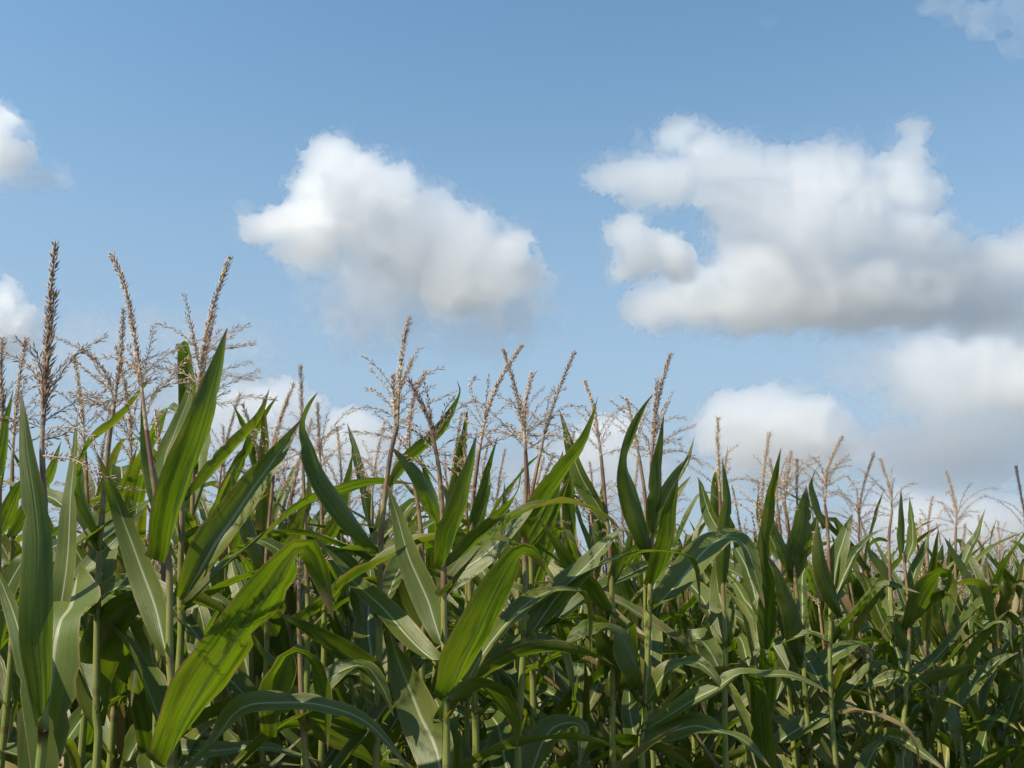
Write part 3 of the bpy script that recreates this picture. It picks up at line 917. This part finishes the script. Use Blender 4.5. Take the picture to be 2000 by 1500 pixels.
Plant("maize plant with a dark single spike beside the cluster of three spikes", 3.6,
      [(1560, 1200), (1558, 1050), (1557, 985)], [(1557, 985), (1556, 950), (1557, 925), (1557, 896)], nb=3, seed=18, dark=.9, bl=.12) \
    .leaf([(1560, 1100), (1580, 1060), (1595, 1020), (1600, 985)], 30, 't', 35, .4, .05)

Plant("maize plant with pale thin spike left of the dark single spike", 3.6,
      [(1530, 1200), (1524, 1050), (1518, 985)], [(1518, 985), (1513, 950), (1508, 925), (1504, 896)], nb=8, seed=19, bl=.17) \
    .leaf([(1524, 1090), (1500, 1040), (1485, 1000), (1480, 960)], 32, 'f', 35, .4, .05)

Plant("maize plant with tassel tilted left between the S curved tassel and the spear leaf pair", 3.5,
      [(1745, 1400), (1742, 1200), (1736, 1060), (1742, 1000)], [(1742, 1000), (1740, 965), (1732, 935), (1719, 896)], nb=9, seed=20, bl=.17, dark=.1) \
    .leaf([(1752, 1150), (1724, 1106), (1700, 1072), (1714, 1054), (1742, 1060)], 24, 't', 35, .35, .04) \
    .leaf([(1742, 1250), (1710, 1180), (1690, 1130), (1672, 1118)], 34, 'f', 32, .35, .06) \
    .leaf([(1745, 1320), (1720, 1260), (1690, 1255), (1650, 1262)], 36, 't', 38, .4, .08)

Plant("maize plant with a pair of narrow upright leaves, one dark and one light, no tassel", 3.4,
      [(1766, 1500), (1770, 1350), (1776, 1230), (1772, 1150), (1764, 1080)], None, seed=21, r=(.0105, .004)) \
    .leaf([(1764, 1090), (1763, 1040), (1762, 1000), (1760, 952)], 20, 's', 30, .5, .02) \
    .leaf([(1770, 1100), (1782, 1060), (1782, 1020), (1776, 970)], 24, 'f', 25, .45, .02, pale=.25) \
    .leaf([(1776, 1235), (1800, 1175, -.04), (1830, 1128, -.07), (1846, 1118, -.08), (1852, 1150, -.08), (1850, 1240, -.08)], 52, 't', 28, .3, .03, yel=.1, tip=-30) \
    .leaf([(1772, 1165), (1790, 1110), (1805, 1070), (1818, 1035)], 24, 'f', 35, .4, .04, yel=.2) \
    .leaf([(1770, 1325), (1810, 1300, -.04), (1850, 1262, -.06), (1885, 1216, -.08), (1905, 1206, -.08), (1908, 1235, -.08)], 26, 'f', 40, .4, .06, yel=.3, dry=.3) \
    .leaf([(1772, 1320), (1720, 1330, -.06), (1676, 1348, -.1)], 34, 'f', 38, .3, .08, pale=.3) \
    .leaf([(1772, 1350), (1830, 1322, -.05), (1885, 1306, -.08), (1918, 1300, -.1)], 30, 't', 40, .35, .1, yel=.15) \
    .leaf([(1772, 1270), (1750, 1212, -.02), (1735, 1210, -.04), (1722, 1235, -.05)], 30, 't', 35, .35, .08, yel=.3)

Plant("maize plant with light tassel in front of the low cloud near the right edge", 3.8,
      [(1870, 1400), (1868, 1260), (1866, 1080), (1867, 1030)], [(1867, 1030), (1868, 995), (1860, 960), (1848, 920)], nb=9, seed=22, bl=.2) \
    .branch((1867, 1020), (1890, 1000), (1915, 1000)).branch((1866, 1030), (1845, 990), (1835, 980)) \
    .leaf([(1914, 1166, -.03), (1890, 1122, -.03), (1864, 1078, -.03), (1840, 1044, -.03), (1828, 1046, -.03)], 24, 't', 35, .4, .03) \
    .leaf([(1862, 1146), (1885, 1092), (1908, 1045), (1925, 990)], 24, 'f', 32, .45, .04, yel=.35) \
    .leaf([(1869, 1290), (1868, 1230, -.04), (1866, 1170, -.05), (1868, 1125, -.05)], 26, 's', 40, .5, .1) \
    .leaf([(1870, 1320), (1862, 1370, -.05), (1872, 1430, -.08), (1868, 1490, -.1)], 56, 's', 25, .3, .05) \
    .leaf([(1870, 1390), (1910, 1330, -.04), (1950, 1290, -.06), (1990, 1274, -.06)], 34, 'f', 30, .3, .06, pale=.3)

Plant("maize plant with dark bare tassel at the photo's right edge", 4.0,
      [(1996, 1300), (1998, 1150), (2004, 1060)], [(2004, 1060), (2002, 1010), (1994, 965), (1984, 910)], nb=8, seed=23, dark=1.0, bl=.2) \
    .leaf([(1996, 1160), (1965, 1128), (1942, 1090), (1958, 1072)], 22, 't', 35, .4, .03) \
    .leaf([(1998, 1140), (2010, 1090), (1990, 1062), (1970, 1056)], 28, 't', 40, .4, .05) \
    .leaf([(1996, 1230), (1970, 1202), (1938, 1194)], 20, 't', 40, .4, .05) \
    .leaf([(1957, 1450, -.1), (1975, 1385, -.12), (1996, 1330, -.14), (2030, 1290, -.14)], 36, 'f', 30, .3, .06, pale=.2)

Plant("maize plant with a thin pinkish tassel low beside the dark bare one", 4.6,
      [(1950, 1300), (1952, 1150), (1952, 1080)], [(1952, 1080), (1951, 1050), (1949, 1018)], nb=6, seed=24, bl=.15) \
    .leaf([(1952, 1160), (1935, 1120), (1925, 1090)], 22, 'f', 35, .4, .05).leaf([(1952, 1180), (1975, 1150), (1990, 1110)], 22, 't', 35, .4, .05)

Plant("maize plant with a short thin spike between the upright leaf pair and the light tassel", 4.3,
      [(1818, 1300), (1812, 1150), (1812, 1050)], [(1812, 1050), (1814, 1015), (1821, 970)], nb=5, seed=25, bl=.14) \
    .leaf([(1812, 1150), (1835, 1100), (1842, 1060)], 24, 't', 35, .4, .05).leaf([(1814, 1180), (1795, 1130), (1800, 1090)], 24, 'f', 35, .4, .05)

Plant("maize plant with a grey straight spike above the yellow edged leaves, left of centre", 2.6,
      [(600, 1300), (598, 1100), (592, 920)], [(592, 920), (590, 850), (589, 790), (587, 713)], nb=6, seed=26, dark=.35, bl=.15) \
    .leaf([(566, 1100), (590, 1030), (606, 970), (601, 915)], 34, 't', 30, .4, .06, yel=.8) \
    .leaf([(600, 1120), (640, 1060), (670, 1000), (690, 880)], 40, 't', 30, .45, .05) \
    .leaf([(600, 1150), (560, 1090), (520, 1060), (480, 1050)], 40, 'f', 35, .4, .06)

Plant("maize plant with a straw coloured spike leaning right, behind the yellowing leaf", 2.7,
      [(520, 1300), (520, 1100), (534, 930)], [(534, 930), (538, 870), (550, 810), (574, 750)], nb=7, seed=27, bl=.16) \
    .leaf([(520, 1120), (490, 1040), (470, 980), (450, 920)], 40, 't', 30, .4, .06) \
    .leaf([(520, 1150), (550, 1090), (580, 1040), (600, 1020)], 40, 't', 35, .4, .06)

Plant("maize plant with a brown stubby spike beside the small rounded cloud", 2.7,
      [(632, 1300), (630, 1080), (626, 920)], [(626, 920), (624, 870), (622, 830), (620, 786)], nb=8, seed=28, dark=.3, bl=.15) \
    .branch((624, 860), (650, 845), (668, 835)) \
    .leaf([(632, 1090), (650, 1040), (668, 1000), (672, 950)], 34, 't', 35, .4, .06) \
    .leaf([(632, 1140), (600, 1080), (580, 1050), (560, 1060)], 36, 'f', 35, .4, .08)

Plant("maize plant with slender spike just left of the cream arching tassel", 2.9,
      [(912, 1300), (912, 1080), (910, 930)], [(910, 930), (909, 890), (909, 850), (910, 805)], nb=6, seed=29, bl=.15) \
    .leaf([(912, 1100), (935, 1030), (950, 980), (960, 940)], 36, 't', 35, .4, .06) \
    .leaf([(912, 1100), (890, 1040), (880, 980), (860, 940)], 36, 't', 35, .4, .06)

Plant("maize plant with a grey tassel cut by the left edge of the photo", 2.0,
      [(-10, 1300), (-4, 1080), (0, 900), (2, 850)], [(2, 850), (5, 780), (2, 720), (6, 660)], nb=8, seed=30, dark=.4, bl=.15) \
    .leaf([(-5, 1060), (20, 1000), (40, 950), (60, 930)], 44, 't', 35, .4, .06, dy=.1) \
    .leaf([(-10, 1000), (5, 900, .02), (14, 820, .03), (26, 760, .03)], 34, 't', 35, .4, .05, yel=.3) \
    .leaf([(-8, 1200), (30, 1120), (60, 1080), (100, 1070)], 50, 'f', 30, .3, .06)

Plant("maize plant with a slanting slim tassel close to the left edge, behind the thick spike", 2.3,
      [(20, 1300), (22, 1080), (24, 900)], [(24, 900), (28, 840), (38, 740), (52, 660)], nb=8, seed=31, bl=.16) \
    .leaf([(22, 1060), (60, 1000), (100, 930), (120, 860)], 44, 't', 35, .4, .06, yel=.2) \
    .leaf([(22, 1100), (-10, 1040), (-40, 1000)], 44, 'f', 35, .3, .06)

Plant("maize plant with a loose brown tassel behind the pale narrow upright leaf", 2.5,
      [(172, 1300), (173, 1080), (168, 920), (165, 870)], [(165, 870), (162, 820), (155, 760), (146, 702)], nb=10, seed=32, bl=.18) \
    .leaf([(174, 1080), (210, 1010), (240, 960), (270, 870)], 44, 't', 30, .4, .06) \
    .leaf([(174, 1120), (140, 1060), (110, 1040), (80, 1060)], 44, 'f', 30, .4, .06)

Plant("maize plant with stout yellow stalk low between the two leaves at lower left", 2.25,
      [(304, 1560), (304, 1440), (306, 1330), (318, 1150), (322, 1000)], [(322, 1000), (318, 920), (310, 860), (306, 800)], nb=8, seed=33, bl=.17) \
    .leaf([(305, 1330), (290, 1250), (250, 1210), (215, 1230)], 50, 'f', 30, .3, .08, pale=.2) \
    .leaf([(306, 1260), (340, 1190), (400, 1165), (440, 1180), (455, 1230)], 50, 'f', 30, .3, .08, pale=.3, dy=.1) \
    .leaf([(304, 1440), (340, 1390), (400, 1300), (430, 1250)], 40, 't', 36, .3, .06)

Plant("maize plant at the bottom, one long leaf curled down in deep shade", 2.05,
      [(600, 1560), (596, 1480), (590, 1380), (585, 1250), (584, 1150)], [(584, 1150), (582, 1120), (580, 1090), (580, 1060)], nb=5, seed=34, bl=.12) \
    .leaf([(540, 1440, -.05), (545, 1370, -.08), (568, 1280, -.12), (605, 1290, -.12), (632, 1370, -.12), (640, 1470, -.1)], 84, 't', 26, .3, .05, dy=-.02) \
    .leaf([(592, 1400), (640, 1330), (700, 1300), (740, 1330), (770, 1400)], 44, 'f', 40, .3, .08) \
    .leaf([(240, 1505, -.3), (330, 1468, -.35), (410, 1462, -.35), (520, 1462, -.33), (640, 1492, -.3)], 46, 'f', 38, .3, .06, pale=.3, dy=-.05)


# ------------------------------------------------------------------ the rest of the stand: rows running away to the right
ROW = np.array([.766, .643]); ACROSS = np.array([-.643, .766])
START = np.array([0.0, 2.52])


def blade_path(p, az, el, L, droop, twist, rng, n=20):
    pts, X = [np.array(p, float)], []
    kink = rng.uniform(.35, .75) if rng.random() < .38 else 2.0
    bend = rng.uniform(.9, 2.1)
    for k in range(n):
        f = k / (n - 1)
        e = el - droop * f ** 1.6 - bend * min(1.0, max(0.0, (f - kink) / .12))
        e = max(e, -1.45)
        a2 = az + twist * .25 * f
        d = np.array([math.cos(e) * math.sin(a2), math.cos(e) * math.cos(a2), math.sin(e)])
        h = np.array([math.cos(a2), -math.sin(a2), 0.0])
        up = np.cross(h, d)
        t = twist * f
        X.append(h * math.cos(t) + up * math.sin(t))
        if k < n - 1:
            pts.append(pts[-1] + d * L / (n - 1))
    return np.array(pts), np.array(X)


def make_variant(seed):
    """one full plant about the world origin: list of (name, mesh, colour)"""
    rng = np.random.default_rng(seed)
    H = rng.uniform(1.88, 2.12)
    lean = rng.uniform(-.13, .13, 2)
    C = np.array([[lean[0] * (z / 2) ** 2, lean[1] * (z / 2) ** 2, z] for z in np.linspace(0, H, 7)])
    out = [("stalk", stalk_mesh("stalk", C, .0105, .0040), (0, 0, 0, 1))]
    az = rng.uniform(0, 6.28)
    nl = 13
    for k in range(nl):
        f = k / (nl - 1)
        z = .55 + (H - .70) * f + rng.uniform(-.03, .03)
        p = np.array([lean[0] * (z / 2) ** 2, lean[1] * (z / 2) ** 2, z])
        az += math.pi + rng.uniform(-.45, .45)
        el = math.radians(44 + 20 * f + rng.uniform(-14, 16))
        L = (.86 - .34 * f) * rng.uniform(.85, 1.12)
        droop = (1.9 - 1.4 * f) * rng.uniform(.2, 1.3)
        P, X = blade_path(p, az, el, L, droop, rng.uniform(-1.3, 1.3), rng)
        V, v = ribbon(P, X, (.090 - .024 * f) * rng.uniform(.75, 1.1), rng, rng.uniform(.3, .8), rng.uniform(.06, .18), US)
        out.append(("leaf", ribbon_mesh("leaf", V, v), (max(0, rng.normal(.14, .3)), max(0, rng.normal(-.05, .35)), rng.uniform(0, .14), 1)))
    top = C[-1]
    s = rng.uniform(-.09, .09, 2)
    A = np.array([top, top + [s[0] * .15, s[1] * .15, .12], top + [s[0] * .5, s[1] * .5, .23], top + [s[0], s[1], .34]])
    A[:, 2] = top[2] + (A[:, 2] - top[2]) * rng.uniform(.8, 1.1)
    a = spline(A, 30)
    parts = spray(a[7:], rng, 4, .0075, .6, 0, (.0022, .0009), 1.3) + [tube(a, np.linspace(.004, .0013, 30), 5)]
    bz = rng.uniform(0, 6.28)
    for k in range(int(rng.integers(8, 13))):
        bz += 2.4
        path = branch_path(a[int(1 + k)], bz, rng.uniform(.5, 1.2), rng.uniform(.11, .19), rng.uniform(.2, 1.3), rng)
        parts += spray(path, rng, 2, .010, .55, .08, (.0011, .0005), 1.3)
    out.append(("tassel", tri_mesh("tassel", parts, tassel_m), (max(0, rng.normal(.15, .3)), 0, 0, 1)))
    return out


# lower leaves of the front plants, reaching back into the stand
for root in [o for o in COL.objects if o.name.startswith("maize_plant")]:
    rng = np.random.default_rng(int(root.location.x * 1000) % 9973)
    stem = next(ch for ch in root.children if ch.name.startswith("stalk"))
    co = np.empty(len(stem.data.vertices) * 3, np.float32)
    stem.data.vertices.foreach_get("co", co)
    axis = co.reshape(-1, 10, 3)[:, :9].mean(1)
    near = root.location.y < 1.95
    for q in range(2 if near else 4):
        z = 1.02 + .21 * q + rng.uniform(-.05, .05)
        p = axis[np.argmin(np.abs(axis[:, 2] - z))]
        P, X = blade_path(p, rng.uniform(-1.0, 1.0) if near else rng.uniform(-1.6, 1.6), math.radians(rng.uniform(32, 60)), rng.uniform(.5, .75), rng.uniform(.4, 2.0), rng.uniform(-1.2, 1.2), rng)
        V, v = ribbon(P, X, rng.uniform(.055, .08), rng, rng.uniform(.3, .7), rng.uniform(.08, .18))
        put("leaf", ribbon_mesh("leaf", V, v), root, color=(max(0, rng.normal(.14, .3)), max(0, rng.normal(0, .3)), rng.uniform(0, .15), 1))

hero_xy = [np.array(o.location[:2]) for o in COL.objects if o.name.startswith("maize_plant")]
rng = np.random.default_rng(77)
spots = []
for k in range(0, 10):
    t = -3.2
    while t < 9.5:
        t += rng.normal(.165, .03)
        q = START + ROW * t + ACROSS * (k * .72 + rng.normal(0, .035))
        if q[1] < .9:
            continue
        px = 1000 + F * q[0] / q[1]
        if px < -260 or px > 2180 or (q[1] < 2.6 and px < 20 + 130 / q[1]):
            continue
        if k == 0 and px < 1450:
            continue
        if min(np.linalg.norm(q - h) for h in hero_xy) < .13:
            continue
        spots.append((float(np.hypot(*q)), q[0], q[1], k))
spots.sort()
INDIV = 245
MARKS = [(85, "the thick double tassel"), (275, "the tassel bending left"), (420, "the tallest upright leaf"), (590, "the grey straight spike"),
         (785, "the slim pale tassel"), (845, "the dark bent tassel"), (970, "the cream arching tassel"), (1095, "the long dark tassel"),
         (1160, "the small tassel right of centre"), (1285, "the tall forked tassel"), (1403, "the lone reddish tassel"), (1540, "the three thin spikes"),
         (1625, "the S curved tassel"), (1735, "the left tilted tassel"), (1770, "the narrow leaf pair"), (1860, "the light low tassel"), (1990, "the dark bare tassel")]
NTH = "first second third fourth fifth sixth seventh eighth ninth tenth eleventh twelfth thirteenth fourteenth fifteenth".split()
bins = {}
for n, (d, x, y, k) in enumerate(spots[:INDIV]):
    px = 1000 + F * x / y
    bins.setdefault((k, min(MARKS, key=lambda m: abs(m[0] - px))[1]), []).append((px, n))
LABEL = {}
for (k, mark), some in bins.items():
    some.sort()
    for j, (px, n) in enumerate(some):
        where = f"in the {NTH[k]} row behind {mark}" if k else f"in the front row beside {mark}"
        LABEL[n] = (f"maize plant {NTH[min(j, 14)]} from left " if len(some) > 1 else "single maize plant standing ") + where
VARIANTS = [make_variant(500 + i) for i in range(12)]
first = {}
for n, (d, x, y, k) in enumerate(spots[:INDIV]):
    var = VARIANTS[n % len(VARIANTS)]
    r = plant_root(LABEL[n], (x, y, 0), "maize plants in the crowded rows behind")
    s = rng.uniform(.93, 1.04) - .09 * min(1.0, max(0.0, (x / y - .08) / .4))
    r.scale = (s, s, s)
    r.rotation_euler = (0, 0, rng.uniform(0, 6.28))
    if n % len(VARIANTS) not in first:
        kids = [put(nm, me, r, None, c) for nm, me, c in var]
        first[n % len(VARIANTS)] = kids
    else:
        bald = x / y > .12 and rng.random() < .28          # many tassels out there are broken off or still hidden
        for src in first[n % len(VARIANTS)]:
            if bald and src.name.startswith("tassel"):
                continue
            c = src.copy()
            COL.objects.link(c)
            c.parent = r
            if c.name.startswith("leaf"):
                c.color = (max(0, rng.normal(.14, .3)), max(0, rng.normal(-.05, .35)), rng.uniform(0, .14), 1)

# farther off the single plants run together: one mass of leaves, stalks and tassels
US5 = np.array([-1, -.5, 0, .5, 1.0])


def make_far(seed):
    rng = np.random.default_rng(seed)
    H = rng.uniform(1.95, 2.12)
    leaves = []
    az = rng.uniform(0, 6.28)
    for k in range(8):
        f = k / 7
        az += math.pi + rng.uniform(-.6, .6)
        P, X = blade_path((0, 0, .95 + (H - 1.15) * f), az, math.radians(55 + 18 * f + rng.uniform(-8, 10)), (.8 - .3 * f) * rng.uniform(.85, 1.1), (2.0 - 1.4 * f) * rng.uniform(.4, 1.2), rng.uniform(-1.2, 1.2), rng, 9)
        V, v = ribbon(P, X, .075 - .02 * f, rng, .4, .06, US5)
        i = np.arange(8)[:, None] * 5 + np.arange(4)[None, :]
        uvs = np.stack([np.broadcast_to((US5[None] + 1) / 2, (9, 5)), np.broadcast_to(v[:, None], (9, 5))], -1).reshape(-1, 2)
        leaves.append((V.reshape(-1, 3), np.stack([i, i + 1, i + 6, i + 5], -1).reshape(-1, 4), uvs, 0))
    C = np.array([[0, 0, .9], [0, 0, 1.5], [0, 0, H]])
    V, Q = tube(C, np.array([.009, .007, .004]), 4)
    leaves.append((V, Q, np.stack([np.tile(np.arange(5) / 4, 3), np.repeat(H - C[:, 2], 5)], 1), 1))
    a = spline(np.array([[0, 0, H], [rng.uniform(-.03, .03), rng.uniform(-.03, .03), H + .17], [rng.uniform(-.1, .1), rng.uniform(-.1, .1), H + .33]]), 12)
    tp = [tube(a, np.linspace(.0035, .003, 12), 4), spikelets(np.repeat(a[4:], 5, 0), unit(np.repeat(unit(np.gradient(a, axis=0))[4:], 5, 0) + rng.standard_normal((40, 3)) * .3), rng, .028, .008)]
    for b in range(6):
        path = spline(branch_path(a[1 + b // 2], rng.uniform(0, 6.28), rng.uniform(.5, 1.2), rng.uniform(.12, .19), rng.uniform(.2, 1.2), rng), 7)
        tp += [tube(path, np.full(7, .0012), 3), spikelets(np.repeat(path[1:], 2, 0), unit(np.repeat(unit(np.gradient(path, axis=0))[1:], 2, 0) + rng.standard_normal((12, 3)) * .4), rng, .022, .006)]
    for V, Q in tp:
        if Q.shape[1] == 3:
            Q = np.concatenate([Q, Q[:, 2:]], 1)
        leaves.append((V, Q, np.zeros((len(V), 2)), 2))
    return leaves


far = [spots_ for spots_ in spots[INDIV:]]
for k in range(0, 90):
    t = -3.0
    gap = .21 if k < 22 else .34 if k < 45 else .6
    if k >= 24 and k % 2:
        continue
    while t < 75:
        t += rng.normal(gap, gap * .15)
        if k < 10 and t < 9.5:
            continue
        q = START + ROW * t + ACROSS * (k * .72 + rng.normal(0, .04))
        if q[1] < 2:
            continue
        px = 1000 + F * q[0] / q[1]
        if -60 < px < 2060 and q[1] < 75 and (q[1] < 22 or rng.random() < .55):
            far.append((0, q[0], q[1], k))
FV = [make_far(900 + i) for i in range(9)]
Vs, Ls, St, Mi, UVs, o, tot = [], [], [], [], [], 0, 0
for (d, x, y, k) in far:
    ang = rng.uniform(0, 6.28); s = rng.uniform(.94, 1.05)
    ca, sa = math.cos(ang) * s, math.sin(ang) * s
    bald = rng.random() < .35
    for V, Q, uvs, mi in FV[rng.integers(0, 9)]:
        if bald and mi == 2:
            continue
        W3 = np.stack([V[:, 0] * ca - V[:, 1] * sa + x, V[:, 0] * sa + V[:, 1] * ca + y, V[:, 2] * s], 1)
        Vs.append(W3.astype(np.float32))
        Ls.append((Q + o).astype(np.int32)); UVs.append(uvs[Q.ravel()].astype(np.float32)); Mi.append(np.full(len(Q), mi, np.int32))
        o += len(V)
V = np.concatenate(Vs); Q = np.concatenate(Ls)
me = raw_mesh("maize_field", V, Q)
me.uv_layers.new(name="UVMap").data.foreach_set("uv", np.concatenate(UVs).ravel())
for m in (leaf_m, stalk_m, tassel_m):
    me.materials.append(m)
me.polygons.foreach_set("material_index", np.concatenate(Mi))
mass = put("maize_field", me, color=(.15, .05, .2, 1))
mass["kind"] = "stuff"
mass["label"] = "maize field running on behind the plants as one mass of leaves and tassels"
mass["category"] = "maize field"
print("SPOTS", len(spots), "FAR", len(far), len(Q), "OBJ", len(COL.objects))
